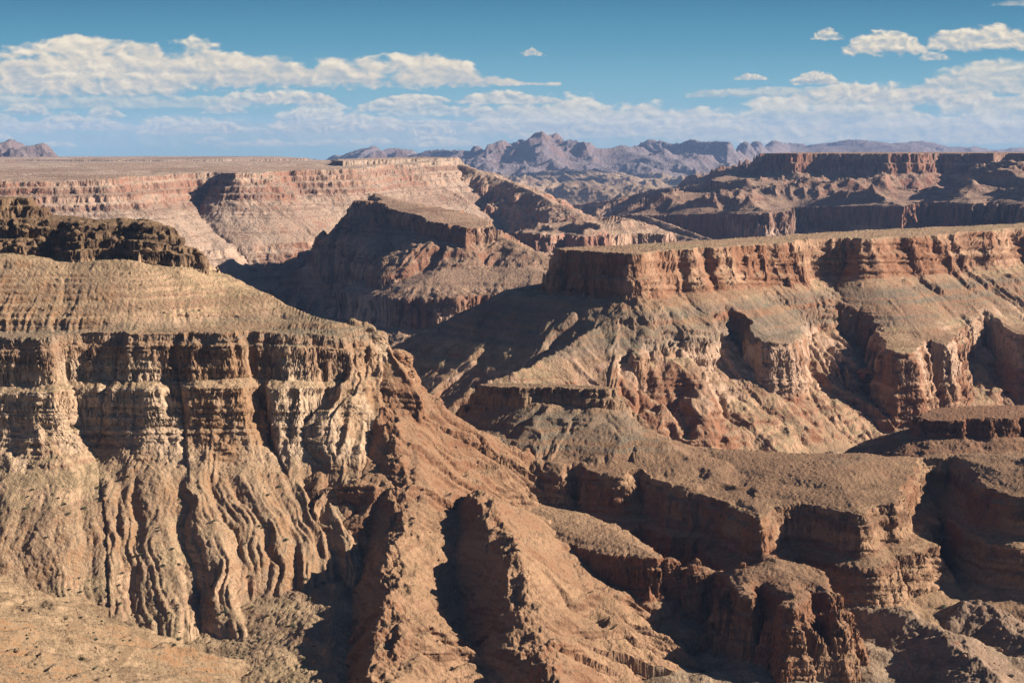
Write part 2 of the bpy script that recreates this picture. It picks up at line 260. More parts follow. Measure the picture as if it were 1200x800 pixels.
LF('bench', 'middle_bench', bench, [(-150, 16), (-60, 9), (-12, 2), (0, 0), (3, -8), (6, -9), (10, -30), (14, -36), (30, -42), (35, -58), (42, -78), (56, -84), (160, -118), (400, -150)],
   rng=400, gl=40, ga=((-200, 3), (-60, 5), (-20, 3), (0, 3), (30, 8), (80, 18), (200, 28)), rim=(4, 3, 1.6), block=4, ter=.9, soft=9000, mat='bench', mode='idw', over=cone, seed=23, top=.8)

LF('ledge', 'middle_bench', [Z(1074, 490, -312), Z(1110, 492, -312), Z(1150, 490, -312), Z(1165, 492, -312), Z(1240, 488, -312), Z(1400, 480, -312), Z(1400, 470, -312), Z(1120, 476, -312), Z(1085, 480, -312)],
   [(-40, 2), (0, 0), (3, -14), (6, -20), (80, -50)], rng=160, gl=40, ga=((-1, 0), (0, 3), (80, 12)), rim=(4, 5, 4), block=4, ter=.5, mat='redrock', seed=24)
LF('tongue', 'low_tongue', [Z(560, 590, -360), Z(600, 612, -360), Z(640, 634, -360), Z(672, 640, -360), Z(710, 648, -360), Z(745, 652, -360), Z(768, 655, -360), Z(772, 648, -360), Z(745, 628, -360), Z(700, 606, -360), Z(640, 592, -360), Z(570, 580, -360)],
   [(-80, 10), (-20, 6), (-6, 2), (0, 0), (4, -10), (7, -30), (12, -36), (26, -40), (32, -50), (60, -58), (66, -66), (120, -84), (300, -110)], mode='idw', rng=260, gl=30, ga=((-1, 0), (0, 3), (30, 10), (120, 20)), rim=(4, 5, 3.5), block=4, ter=.5, mat='bench', seed=25, top=1)
LF('tower', 'tower_cliff', [Z(775, 668, -376), Z(800, 676, -378), Z(822, 684, -380), Z(838, 678, -378), Z(852, 694, -378), Z(874, 706, -376), Z(888, 690, -374), Z(905, 694, -372), Z(926, 716, -372), Z(944, 712, -372), Z(950, 692, -372), Z(962, 700, -374), Z(980, 722, -378), Z(986, 706, -376), Z(962, 672, -370), Z(930, 650, -364), Z(895, 648, -366), Z(860, 668, -372), Z(815, 668, -376), Z(775, 660, -376)],
   [(-60, 10), (-20, 6), (-8, 3), (0, 0), (3, -9), (8, -14), (12, -34), (18, -38), (24, -58), (34, -66), (60, -76), (120, -95)], rng=220, gl=20, ga=((-1, 0), (0, 5), (30, 8), (120, 10)), rim=(4, 8, 3), block=10, ter=.6, mode='idw', mat='brownrock', seed=26, top=2.5)
# --- nearest slope, lower left -----------------------------------------------------------
LF('near_slope', 'near_slope', [(-1100, 1300, -222), (-800, 1080, -228), (-573, 911, -246), (-380, 720, -272), (-200, 540, -312), (-60, 420, -346), (100, 200, -380)],
   [(0, 0), (30, -8), (350, -140), (600, -190)], closed=False, rng=700, gl=44, ga=((0, 1), (60, 12), (300, 20)), rim=(8, 7, 3), ter=.05, mat='nearsoil', seed=27, rill=1.8, crest=5)
LF('scree', 'scree_slope', [Z(1000, 700, -404), Z(1060, 722, -408), Z(1110, 740, -405), Z(1150, 790, -412)],
   [(0, 0), (10, -2), (100, -50)], closed=False, rng=200, gl=24, ga=((0, 1), (20, 6), (80, 12)), rim=(5, 7, 5), crest=8, ter=.1, mat='scree', seed=28)
LF('scree_b', 'scree_slope', [Z(1130, 705, -408), Z(1165, 712, -410), Z(1190, 730, -414), Z(1230, 740, -414)],
   [(0, 0), (10, -3), (100, -60)], closed=False, rng=200, gl=24, ga=((0, 1), (20, 6), (80, 12)), rim=(5, 7, 5), crest=8, ter=.1, mat='scree', seed=29)
NID = len(LFS)+1
# bedding: irregular steps in absolute height, the same in every landform
ZB = [-620.0]
while ZB[-1] < 60: ZB.append(ZB[-1]+random.choice([3, 4, 5, 6, 8, 11, 14]))
ZB = np.array(ZB)
def height(X, Y):
    N = {}
    N['big'] = fbm(X, Y, 320, 2, 31)
    N['mid'] = fbm(X, Y, 70, 3, 41)
    N['hi'] = fbm(X, Y, 15, 4, 51, .55)
    bx = X+N['mid']*10; by = Y+N['hi']*2
    q = perlin(bx/26, by/26, 61)+.5*perlin(bx/11, by/11, 62)
    N['blk'] = (np.floor(q*5)/5).astype(f32)
    N['dist'] = Y
    # floor of the canyon and the eroded lowlands beyond it
    far = sstep(7500, 10500, Y)
    z = (-432+N['mid']*9+N['big']*12).astype(f32)
    z = z-sstep(2400, 3300, Y)*45
    ids = np.zeros(X.shape, np.int16)
    m = Y > 6500
    if m.any():
        x = X[m]; y = Y[m]
        wx = x+fbm(x, y, 2500, 2, 71)*500; wy = y+fbm(x, y, 2500, 2, 75)*500
        r = ridgemf(wx, wy, 1100, 7, 80)
        R = ridgemf(wx, wy, 2600, 8, 90)
        low = -520+r*260+fbm(x, y, 5000, 2, 99)*60
        a = x/y
        px = a*FPX*CT+600
        # crest of the ranges as a function of bearing
        cx = np.array([-900, -400, -20, 0, 12, 22, 40, 52, 60, 75, 95, 110, 135, 155, 180, 250, 330, 400, 440, 480, 520, 560, 600, 635, 660, 700, 720, 760, 790, 830, 860, 900, 940, 980, 1030, 1060, 1085, 1100, 1140, 1160, 1200, 1300, 2000])
        ch = np.array([0, 6, 4, 5, 4, 6, 1, 1, 2, -4, -14, -16, -16, -16, -16, -16, -16, -9, 0, -2, 1, 3, 9, 19, 14, 10, 9, 13, 9, 6, 8, 11, 8, 11, 13, 13, 10, 6, 4, 8, 5, 8, 4])
        crest = np.interp(px, cx, ch)/FPX
        Dm = np.interp(px, [-900, 100, 330, 400, 560, 850, 920, 2000], [13500, 13500, 20000, 24000, 21000, 23000, 30000, 30000])
        Hc = crest*Dm+40
        prof = np.exp(-((y-Dm)/(Dm*.105))**2)
        cal = sstep(23500, 29000, Dm); R = R*(1-cal)+(.42+.35*fbm(wx, wy, 3500, 4, 95))*cal
        R3 = ridgemf(wx+300, wy, 900, 6, 97)
        mz = low+(Hc-low)*prof*(.42+.92*R)+(R3-.45)*240*prof*(1-.6*cal)
        ex = mz-Hc; mz = np.where(ex > 0, Hc+ex*.5, mz)
        mz2 = np.where(y > Dm, np.maximum(mz, -300), mz)
        t = sstep(7500, 10500, y)
        zz = z[m]*(1-t)+mz2*t
        z[m] = zz
        ids[m] = np.where(prof > .10, NID, 0)
    best = z.copy()
    ter = np.zeros(X.shape, f32)
    for L in LFS:
        m = L.mask(X, Y)
        if not m.any(): continue
        n = {k: v[m] for k, v in N.items()}
        zl = L.eval(X[m], Y[m], n)
        zb = best[m]
        k = zl > zb
        zb2 = np.where(k, zl, zb)
        # soften the seam a little
        best[m] = zb2
        ii = ids[m]; ii[k] = L.id; ids[m] = ii
        tv = np.full(zl.shape, L.ter, f32)
        if L.terz: tv = tv*(.12+.88*sstep(L.terz-12, L.terz+12, zl))
        tt = ter[m]; tt[k] = tv[k]; ter[m] = tt
    z = best
    # bedding steps
    dip = X*.004+N['big']*3
    zz = z+dip
    i = np.clip(np.searchsorted(ZB, zz)-1, 0, len(ZB)-2)
    h = (ZB[i+1]-ZB[i]); fr = (zz-ZB[i])/h
    fr2 = np.where(fr < .55, fr*.35, .1925+(fr-.55)*(1-.1925)/.45)
    tm = ter*np.clip(.65+N['mid']*1.3+.4*perlin(X/40, Y/40, 77), 0, 1.2)
    z = z+((fr2-fr)*h*tm).astype(f32)
    z = z+(N['hi']*.55+np.abs(perlin(X/6.5, Y/6.5, 351))*1.1+np.abs(perlin(X/3.1, Y/3.1, 353))*.5).astype(f32)
    return z.astype(f32), ids
def par(fn, X, Y, n=4):
    ch = np.array_split(np.arange(X.shape[0]), n*3)
    with ThreadPoolExecutor(n) as ex:
        R = list(ex.map(lambda c: fn(X[c], Y[c]), ch))
    return [np.concatenate([r[k] for r in R]) for k in range(len(R[0]))]
# ------------------------------------------------------------------ the sheet of ground
NC, M = 1440, 1500
a_in = np.linspace(-.405, .405, NC)
k = np.arange(1, 60)
ext = .405+.0006*k+.00016*k*k
A = np.concatenate([-ext[::-1], a_in, ext]).astype(f32)
sub = np.unique(np.concatenate([np.arange(0, len(A), 4), [len(A)-1]]))
yc = np.exp(np.linspace(math.log(380), math.log(44000), 2600)).astype(f32)
Xc = A[sub][:, None]*yc[None, :]; Yc = np.broadcast_to(yc, Xc.shape).copy()
zc, _ = par(height, Xc, Yc)
el = zc/Yc
dl = np.diff(el, axis=1)
w = np.where(dl > 0, dl, -dl*.22)+.055*np.diff(np.log(yc))[None, :]
# hidden ground gets fewer rows
mx = np.maximum.accumulate(el, axis=1)[:, :-1]
w = w*np.where(el[:, 1:] < mx-.004, .35, 1.0)
w = w*np.where(yc[None, :-1] < 640, .3, 1)
ker = np.ones(9)/9
wp = np.pad(w, ((4, 4), (0, 0)), 'edge')
w = sum(wp[i:i+w.shape[0]] for i in range(9))/9
cum = np.concatenate([np.zeros((w.shape[0], 1)), np.cumsum(w, 1)], 1)
cum /= cum[:, -1:]
u = np.linspace(0, 1, M)
ys = np.array([np.interp(u, cum[i], np.log(yc)) for i in range(len(sub))])
yf = np.empty((len(A), M))
for j in range(M): yf[:, j] = np.interp(np.arange(len(A)), sub, ys[:, j])
Yg = np.exp(yf).astype(f32); Xg = A[:, None]*Yg
Zg, ID = par(height, Xg, Yg)
np.savez('/tmp/grid.npz', X=Xg[::4, ::4], Y=Yg[::4, ::4], Z=Zg[::4, ::4]) if False else None
# small sideways push so that the cliffs are not pure height fields
def cross_normals(X, Y, Zz):
    ax, ay, az_ = (np.gradient(q, axis=1) for q in (X, Y, Zz))
    bx, by, bz = (np.gradient(q, axis=0) for q in (X, Y, Zz))
    nx, ny, nz = ay*bz-az_*by, az_*bx-ax*bz, ax*by-ay*bx
    s_ = np.sign(nz); l = np.sqrt(nx*nx+ny*ny+nz*nz)+1e-9
    return nx*s_/l, ny*s_/l, nz*s_/l
nx, ny, nzz = cross_normals(Xg, Yg, Zg)
def blur(q):
    q = (np.roll(q, 1, 0)+q*2+np.roll(q, -1, 0))/4
    return (np.roll(q, 1, 1)+q*2+np.roll(q, -1, 1))/4
nx, ny = blur(nx), blur(ny)
steep = np.clip((.73-blur(nzz))/.30, 0, 1).astype(f32)
near = np.clip(Yg/1500, .6, 2.6).astype(f32)
def dispf(X, P):
    Y, Zz, K = P[..., 0], P[..., 1], P[..., 2]
    zb = Zz+X*.004
    b = perlin(zb/(5.0*K), X/(420*K), 101)+.8*perlin(zb/(2.2*K), X/(160*K), 102)+.35*perlin(zb/(1.1*K), X/(60*K), 104)
    b = np.clip(b*2.0, -1, 1)
    r = perlin((X+Y*.6)/(9*K), zb/(5*K), 103)+.7*perlin((X-Y*.5)/(4*K), zb/(2.5*K), 105)
    q = perlin((X+Y*.4)/(11*K), zb/(7*K), 107)+.6*perlin((X-Y*.6)/(5*K), zb/(3.2*K), 109)
    q = np.round(q*4)/4
    return b*f32(2.0), r*f32(.8)+q*f32(1.9)
bd, rd = par(dispf, Xg, np.stack([Yg, Zg, near], -1))
amt = steep*near*(bd+rd)
Xd = Xg+nx*amt; Yd = Yg+ny*amt
Zg2 = Zg
names = {0: ('canyon_floor', 'floor')}
objs = {}
for L in LFS: names[L.id] = (L.obj, L.mat)
names[NID] = ('mountains', 'mount')
nr, ncx = Zg.shape
V = np.stack([Xd, Yd, Zg2], -1).reshape(-1, 3).astype(f32)
idx = np.arange(nr*ncx).reshape(nr, ncx)
Q = np.stack([idx[:-1, :-1], idx[1:, :-1], idx[1:, 1:], idx[:-1, 1:]], -1).reshape(-1, 4)
QI = ID[:-1, :-1].reshape(-1)
FARK = np.interp(Yg, [0, 2500, 3500, 9000, 14000], [1, 1, 2.2, 4, 9]).astype(f32)
def attrs(X, YK):
    Y = YK[..., 0]; K = YK[..., 1]; Zz = YK[..., 2]
    big = fbm(X/K, Y/K, 150, 4, 201)*.55+.5
    mid = fbm((X+Zz*.4)/K, (Y+Zz*.3)/K, 22, 6, 211, .62)*.5+.5
    pat = fbm((X+Zz*.5)/K, Y/K, 80, 4, 221)*.55+.5
    zz = Zz+X*.004+mid*3.0
    b = perlin(zz/6.0, X*.002, 231)+.6*perlin(zz/2.4, X*.004, 232)+.35*perlin(zz/1.1, X*.006, 233)+.6*perlin(zz/17., X*.001, 234)+.7*perlin(zz/43., X*.0005, 235)
    return np.stack([big, mid, np.clip(b*.27+.5, 0, 1), pat], -1).astype(f32),
ATT = par(attrs, Xd, np.stack([Yd, FARK, Zg2], -1))[0].reshape(-1, 4)
# ------------------------------------------------------------------ materials
def nt(m):
    m.use_nodes = True; t = m.node_tree; t.nodes.clear(); return t
def rock(name, rockA, rockB, soil, pale=None, red=None, bs=1.0, soil_lo=.62, soil_hi=.86, band=.5, far=1.0, palez=None, greyz=None):
    m = bpy.data.materials.new(name); t = nt(m); N = t.nodes; Lk = t.links
    def nd(ty, **k):
        n = N.new(ty)
        for a, b in k.items(): setattr(n, a, b)
        return n
    def noise(scale, detail=6, rough=.6, vec=None, dim='3D'):
        n = nd('ShaderNodeTexNoise', noise_dimensions=dim); n.inputs['Scale'].default_value = scale
        n.inputs['Detail'].default_value = detail; n.inputs['Roughness'].default_value = rough
        if vec is not None: Lk.new(vec, n.inputs['Vector'])
        return n.outputs['Fac']
    def math_(op, a, b=0.0, c=None, clamp=False):
        n = nd('ShaderNodeMath', operation=op, use_clamp=clamp)
        for i, v in enumerate([a, b] + ([c] if c is not None else [])):
            if isinstance(v, (int, float)): n.inputs[i].default_value = v
            else: Lk.new(v, n.inputs[i])
        return n.outputs[0]
    def mr(v, a, b, c=0.0, d=1.0):
        n = nd('ShaderNodeMapRange'); n.inputs[1].default_value = a; n.inputs[2].default_value = b; n.inputs[3].default_value = c; n.inputs[4].default_value = d
        Lk.new(v, n.inputs[0]); return n.outputs[0]
    def mix(f, a, b, mode='MIX'):
        n = nd('ShaderNodeMix', data_type='RGBA', blend_type=mode)
        if isinstance(f, (int, float)): n.inputs[0].default_value = f
        else: Lk.new(f, n.inputs[0])
        for i, v in ((6, a), (7, b)):
            if isinstance(v, tuple): n.inputs[i].default_value = (*v, 1)
            else: Lk.new(v, n.inputs[i])
        return n.outputs[2]
    geo = nd('ShaderNodeNewGeometry'); pos = geo.outputs['Position']
    sep = nd('ShaderNodeSeparateXYZ'); Lk.new(pos, sep.inputs[0]); z = sep.outputs[2]
    nz = nd('ShaderNodeSeparateXYZ'); Lk.new(geo.outputs['Normal'], nz.inputs[0])
    at = nd('ShaderNodeAttribute', attribute_name='rockmap'); asp = nd('ShaderNodeSeparateColor'); Lk.new(at.outputs['Color'], asp.inputs[0])
    n_big, n_mid, bands = asp.outputs; n_pat = at.outputs['Alpha']
    n_fine = noise(.35/far, 5, .7, pos)
    # bedding colour in thin level bands
    bandf = mr(bands, .40, .60)
    rockc = mix(bandf, rockA, rockB)
    if red: rockc = mix(mr(n_big, .44, .64), rockc, red)
    if palez:
        k = math_('MULTIPLY', mr(z, palez[0], palez[0]+12), mr(z, palez[1]+12, palez[1]))
        k = math_('MULTIPLY', k, mr(n_pat, .40, .58))
        rockc = mix(math_('MULTIPLY', k, .65), rockc, pale)
    sl = math_('ADD', nz.outputs[2], math_('MULTIPLY', math_('SUBTRACT', n_mid, .5), .35))
    sf = mr(sl, soil_lo, soil_hi)
    soil2 = mix(mr(n_mid, .35, .7), soil, tuple(c*.72 for c in soil))
    soil2 = mix(mr(n_big, .42, .62, 0, .55), soil2, tuple(rockB[i]*.9 for i in range(3)))
    if greyz:
        k = math_('MULTIPLY', mr(z, greyz[0], greyz[0]+10), mr(z, greyz[1]+10, greyz[1]))
        k = math_('MULTIPLY', k, mr(bands, .38, .54))
        soil2 = mix(math_('MULTIPLY', k, .75), soil2, (.165, .145, .11)); rockc = mix(math_('MULTIPLY', k, .6), rockc, (.17, .145, .11))
    soilb = mix(math_('MULTIPLY', mr(bandf, .45, 0), band*.9), soil2, tuple(c*.8 for c in rockA))
    soilb = mix(mr(n_pat, .5, .68, 0, .35), soilb, tuple(c*.75 for c in rockB))
    col = mix(sf, rockc, soilb)
    # stones and dark desert varnish
    vor = nd('ShaderNodeTexVoronoi', feature='F1'); vor.inputs['Scale'].default_value = .42/far; Lk.new(pos, vor.inputs['Vector'])
    st = mr(vor.outputs['Distance'], .12, .32, 1, 0)
    rnd = nd('ShaderNodeSeparateColor'); Lk.new(vor.outputs['Color'], rnd.inputs[0])
    st = math_('MULTIPLY', st, mr(rnd.outputs[0], .55, .75))
    col = mix(math_('MULTIPLY', st, .7), col, mix(mr(rnd.outputs[1], .4, .6), tuple(c*.35 for c in rockA), tuple(min(.6, c*1.25) for c in rockB)))
    col = mix(mr(n_fine, .33, .67, 0, .62), col, (0.62, .58, .55), 'MULTIPLY')
    b = nd('ShaderNodeBsdfPrincipled'); b.inputs['Roughness'].default_value = .95; b.inputs['Specular IOR Level'].default_value = .12
    Lk.new(col, b.inputs['Base Color'])
    # relief
    h = math_('MULTIPLY', n_fine, 2.6)
    h = math_('ADD', h, math_('MULTIPLY', st, .35))
    bp = nd('ShaderNodeBump'); bp.inputs['Strength'].default_value = bs*.9; bp.inputs['Distance'].default_value = 1.0*far
    Lk.new(h, bp.inputs['Height']); Lk.new(bp.outputs[0], b.inputs['Normal'])
    o = nd('ShaderNodeOutputMaterial'); Lk.new(b.outputs[0], o.inputs[0])
    return m
MAT = {
 'tan': rock('tan_sandstone', (.28, .155, .095), (.42, .265, .17), (.39, .285, .17), pale=(.55, .40, .29), red=(.27, .135, .078), palez=(-360, -272), greyz=(-285, -235)),
 'ochre': rock('ochre_rock', (.30, .19, .12), (.45, .305, .195), (.40, .295, .175), pale=(.55, .42, .29), red=(.30, .18, .10), palez=(-300, -200), greyz=(-205, -172)),
 'bench': rock('brown_bench_rock', (.22, .125, .075), (.36, .225, .135), (0.36, 0.24, 0.142), pale=(.40, .27, .165), red=(.25, .12, .065), palez=(-345, -300), greyz=(-325, -290)),
 'red': rock('red_granite', (.21, .12, .07), (.35, .215, .13), (0.418, 0.269, 0.154), red=(.24, .125, .07), band=.0, soil_lo=.55, soil_hi=.95),
 'redrock': rock('red_sandstone', (.21, .105, .06), (.31, .17, .10), (0.325, 0.205, 0.125), red=(.25, .11, .06)),
 'brownrock': rock('brown_red_sandstone', (.20, .11, .065), (.32, .19, .115), (0.325, 0.211, 0.125), red=(.25, .12, .065)),
 'outcrop': rock('outcrop_rock', (.15, .095, .06), (.30, .20, .125), (0.348, 0.234, 0.142), band=.2),
 'brownfar': rock('brown_butte_rock', (.20, .115, .08), (.37, .245, .17), (0.371, 0.257, 0.171), pale=(.5, .37, .28), red=(.26, .135, .085), palez=(-450, -330), far=2.2),
 'dark': rock('dark_caprock', (.10, .065, .042), (.22, .145, .088), (0.255, 0.17, 0.0969), red=(.13, .08, .05), band=.2),
 'pink': rock('pink_plateau_rock', (.22, .135, .10), (.40, .275, .20), (.49, .375, .285), pale=(.49, .37, .28), red=(.27, .145, .10), palez=(-420, -270), far=3.0),
 'pale': rock('pale_rock', (.30, .18, .13), (.46, .31, .22), (0.429, 0.31, 0.222), red=(.33, .17, .12), far=3.0),
 'redfar': rock('rust_rock', (.20, .115, .085), (.34, .22, .16), (0.348, 0.24, 0.171), pale=(.46, .34, .26), red=(.25, .125, .085), palez=(-420, -300), far=3.0),
 'mount': rock('haze_tinted_mountain_rock', (.125, .108, .125), (.235, .195, .205), (.23, .19, .19), red=(.19, .13, .115), far=14.0, band=.0),  # blue of the distant haze partly put into the rock colour, as purple grey
 'floor': rock('canyon_floor_gravel', (.18, .12, .08), (.34, .24, .16), (0.348, 0.257, 0.171), far=1.5),
 'nearsoil': rock('near_slope_gravel', (.20, .135, .08), (.35, .245, .15), (.33, .235, .14), red=(.27, .16, .085)),
 'scree': rock('grey_scree', (.16, .10, .065), (.33, .23, .16), (0.29, 0.205, 0.137), red=(.2, .11, .07)),
}
# ------------------------------------------------------------------ landform objects
groups = {}
for i, (o, mt) in names.items(): groups.setdefault(o, {}).setdefault(mt, []).append(i)
col = bpy.context.scene.collection
def grid_mesh(name, quads, mi, mats):
    used, inv = np.unique(quads.reshape(-1), return_inverse=True)
    me = bpy.data.meshes.new(name)
    me.vertices.add(len(used)); me.vertices.foreach_set('co', V[used].reshape(-1))
    n = len(quads)
    me.loops.add(n*4); me.loops.foreach_set('vertex_index', inv.astype(np.int32))
    me.polygons.add(n); me.polygons.foreach_set('loop_start', (np.arange(n)*4).astype(np.int32))
    me.polygons.foreach_set('loop_total', np.full(n, 4, np.int32))
    for m_ in mats: me.materials.append(MAT[m_])
    me.polygons.foreach_set('material_index', mi.astype(np.int32))
    me.polygons.foreach_set('use_smooth', np.ones(n, bool))
    ca = me.attributes.new('rockmap', 'FLOAT_COLOR', 'POINT'); ca.data.foreach_set('color', ATT[used].reshape(-1))
    me.update(calc_edges=True)
    o = bpy.data.objects.new(name, me); col.objects.link(o)
    o['kind'] = 'structure'
    return o
LAB = {
 'canyon_floor': ('stony canyon floor and low hills between the cliffs', 'canyon floor'),
 'left_plateau': ('wide flat plateau with banded pink cliffs across the canyon at the left', 'plateau'),
 'far_shoulder': ('pale eroded shoulder and bluffs running down behind the small butte', 'hills'),
 'far_ridge': ('reddish ridge of hills below the distant blue mountains', 'ridge'),
 'far_mesa': ('distant flat topped mesa with shaded cliffs at the upper right', 'mesa'),
 'butte': ('stepped dark sided butte standing alone in the middle distance', 'butte'),
 'right_mesa': ('large flat topped mesa with sheer banded cliffs at the right', 'mesa'),
 'left_headland': ('tan headland with fluted cliffs and gullied slopes in the left foreground', 'headland'),
 'headland_cap': ('dark blocky caprock on top of the left headland', 'caprock'),
 'red_spur': ('steep red rock spurs running down the centre foreground', 'rock spur'),
 'middle_bench': ('brown terraced bench with scalloped cliffs below the right mesa', 'bench'),
 'low_tongue': ('low smooth rock tongue ending above the row of pinnacles', 'rock tongue'),
 'tower_cliff': ('reddish tower cliff at the lower edge right of the centre', 'cliff'),
 'near_slope': ('bare ochre slope falling to the stream bed in the lower left corner', 'slope'),
 'scree_slope': ('grey brown scree slope in the lower right corner', 'scree'),
 'mountains': ('jagged blue grey mountain range on the horizon', 'mountains'),
}
for o, mats in groups.items():
    ml = list(mats)
    mask = np.zeros(len(Q), bool); mi = np.zeros(len(Q), np.int32)
    for j, m_ in enumerate(ml):
        kk = np.isin(QI, mats[m_]); mask |= kk; mi[kk] = j
    if mask.any():
        ob = grid_mesh(o, Q[mask], mi[mask], ml)
        ob['label'], ob['category'] = LAB[o]
# ------------------------------------------------------------------ single rocks, pinnacles and shrubs
TD = np.exp(np.linspace(math.log(560), math.log(3200), 1500)).astype(f32)
def hits(pix):
    """first ground point met along the bearing and slope of each photo position"""
    AT = np.array([at_(*p) for p in pix], f32)
    X = AT[:, :1]*TD[None]; Y = np.broadcast_to(TD, X.shape).copy()
    H, _ = height(X, Y)
    below = H > AT[:, 1:2]*TD[None]
    k = np.argmax(below, 1)
    return [(float(X[i, k[i]]), float(Y[i, k[i]]), float(H[i, k[i]])) for i in range(len(pix))]
def to_mesh(name, verts, faces, mat, smooth=False):
    me = bpy.data.meshes.new(name); me.from_pydata([tuple(map(float, v)) for v in verts], [], faces); me.materials.append(mat)
    V_ = np.array(verts, f32)
    ca = me.attributes.new('rockmap', 'FLOAT_COLOR', 'POINT')
    x, y, z = V_[:, 0], V_[:, 1], V_[:, 2]
    c = np.stack([fbm(x+z, y, 9, 3, 301)*.5+.5, fbm(x+z*.6, y+z*.4, 3, 4, 305)*.5+.5, np.clip(perlin(z/1.7, x*.02, 309)*.5+.5, 0, 1), fbm(x, y+z, 6, 3, 311)*.5+.5], -1)
    ca.data.foreach_set('color', c.astype(f32).reshape(-1))
    me.polygons.foreach_set('use_smooth', [smooth]*len(me.polygons))
    return me
def icos(sub):
    import bmesh
    bm = bmesh.new(); bmesh.ops.create_icosphere(bm, subdivisions=sub, radius=1)
    v = np.array([q.co[:] for q in bm.verts], f32); f = [[q.index for q in fc.verts] for fc in bm.faces]; bm.free(); return v, f
def boulder_mesh(name, seed, mat, sub=3):
    v, f = icos(sub); r = np.random.RandomState(seed)
    # cut by random joints so that it is angular, then roughen
    for k in range(9):
        n = r.normal(size=3); n[2] *= .7; n /= np.linalg.norm(n); c = r.uniform(.55, .85)
        d = v@n; v = v-np.clip(d-c, 0, None)[:, None]*n[None]
    v = v*(1+.10*fbm(v[:, 0]+v[:, 2]*.7+seed, v[:, 1]-v[:, 2]*.6, .6, 3, seed)[:, None])
    v = v*np.array([1.15, .95, .8]); v[:, 2] += .45
    return to_mesh(name, v, f, mat)
def pinnacle_mesh(name, lobes, mat, seed, nseg=40, nz_=56):
    """weathered column: (x, y, radius, height, neck) lobes, each a stack of bedded bulges, fused in one skin by max radius"""
    vs, fs = [], []
    for (cx, cy, rad, hgt, neck) in lobes:
        o = len(vs)
        for j in range(nz_+1):
            t_ = j/nz_; z_ = hgt*t_-rad*.8
            bed = .04*math.sin(z_*.9+seed)+.03*math.sin(z_*2.3+2*seed)
            prof = 1.25-.35*t_ + bed - neck*math.exp(-((t_-.62)/.10)**2)
            if t_ > .84: prof *= math.sqrt(max(0, 1-((t_-.84)/.16)**2))*.97+.03
            for k_ in range(nseg):
                th = 2*math.pi*k_/nseg
                n_ = float(perlin(np.array([math.cos(th)*1.7+seed*3.1], f32), np.array([math.sin(th)*1.7+z_*.10], f32), seed)[0])
                n2_ = float(perlin(np.array([math.cos(th)*4+z_*.3], f32), np.array([math.sin(th)*4+z_*.45], f32), seed+3)[0])
                r_ = rad*prof*(1+.42*n_+.2*n2_)
                vs.append((cx+r_*math.cos(th), cy+r_*math.sin(th), z_))
        for j in range(nz_):
            for k_ in range(nseg):
                a_ = o+j*nseg+k_; b_ = o+j*nseg+(k_+1) % nseg
                fs.append((a_, b_, b_+nseg, a_+nseg))
        fs.append(tuple(o+nz_*nseg+k_ for k_ in range(nseg)))
    return to_mesh(name, vs, fs, mat, True)
def thing(name, me, loc, label, cat, group=None, sc_=1.0, rz=0.0, rx=0.0):
    o = bpy.data.objects.new(name, me); col.objects.link(o); o.location = loc; o.rotation_euler = (rx, 0, rz)
    o.scale = (sc_,)*3 if isinstance(sc_, (int, float)) else sc_
    o['label'] = label; o['category'] = cat
    if group: o['group'] = group
    return o
# the row of pinnacles on the crest between the low tongue and the tower cliff
PIN = [((784, 684), [(0, 0, 6.5, 27, .10), (-5.5, 1, 4, 24, .18), (6, 0, 4, 22, .2)], 'broad rock pinnacle with knobbly lobes, leftmost and nearest the tongue of the row'),
       ((817, 697), [(-4, 0, 6.5, 32, .12), (5, 1, 6, 27, .1), (-1, 2, 4, 34, .2)], 'tallest twin headed rock pinnacle in the middle of the row above the dark hollow'),
       ((845, 700), [(0, 0, 5.5, 22, .15), (6, 1, 4, 17, .2), (-5, 1, 3.5, 16, .2)], 'low three lobed rock pinnacle between the twin headed one and the tower cliff'),
       ((882, 676), [(0, 0, 8, 13, .05), (-9, 1, 3.2, 13, .35), (10, 1, 4, 10, .1)], 'rounded rock head with a small nob on top of the tower cliff')]
for k, (p, lobes, lab) in enumerate(PIN):
    x, y, z = Dp(p[0], p[1], 1228-k*4); z += 3
    thing('rock_pinnacle', pinnacle_mesh('rock_pinnacle', lobes, MAT['redrock'], 21+k), (x, y, z), lab, 'rock pinnacle', 'rock pinnacles in a row above the tower cliff')
TOW = [((440, 407), 1452, [(0, 0, 10, 26, .0), (7, 3, 6, 17, .1)], 'ochre', 'tan rounded rock tower at the right tip of the left headland'),
       ((466, 436), 1455, [(0, 0, 12, 34, .0), (9, 0, 7, 25, .1), (-9, 2, 7, 20, .0)], 'red', 'big brown rock tower standing on the col beside the left headland'),
       ((497, 474), 1462, [(0, 0, 9, 19, .0), (12, 2, 7, 13, .0)], 'red', 'low red rock fin on the crest right of the big brown tower')]
for k, (p, D_, lobes, mt, lab) in enumerate(TOW):
    thing('rock_tower', pinnacle_mesh('rock_tower', lobes, MAT[mt], 41+k), Dp(p[0], p[1], D_), lab, 'rock tower', 'rock towers along the crest right of the headland')
ALC = [((1016, 462), 2195, [(0, 0, 20, 58, .25), (-17, 3, 11, 40, .2)], 'large overhanging red rock knob standing inside the mesa alcove'),
       ((977, 452), 2230, [(0, 0, 13, 46, .3), (6, 2, 8, 34, .2)], 'slender red rock knob left of the large one in the mesa alcove')]
for k, (p, D_, lobes, lab) in enumerate(ALC):
    thing('rock_tower', pinnacle_mesh('rock_tower', lobes, MAT['redrock'], 51+k), Dp(p[0], p[1], D_), lab, 'rock tower')
rb = random.Random(12)
bm_ = {}
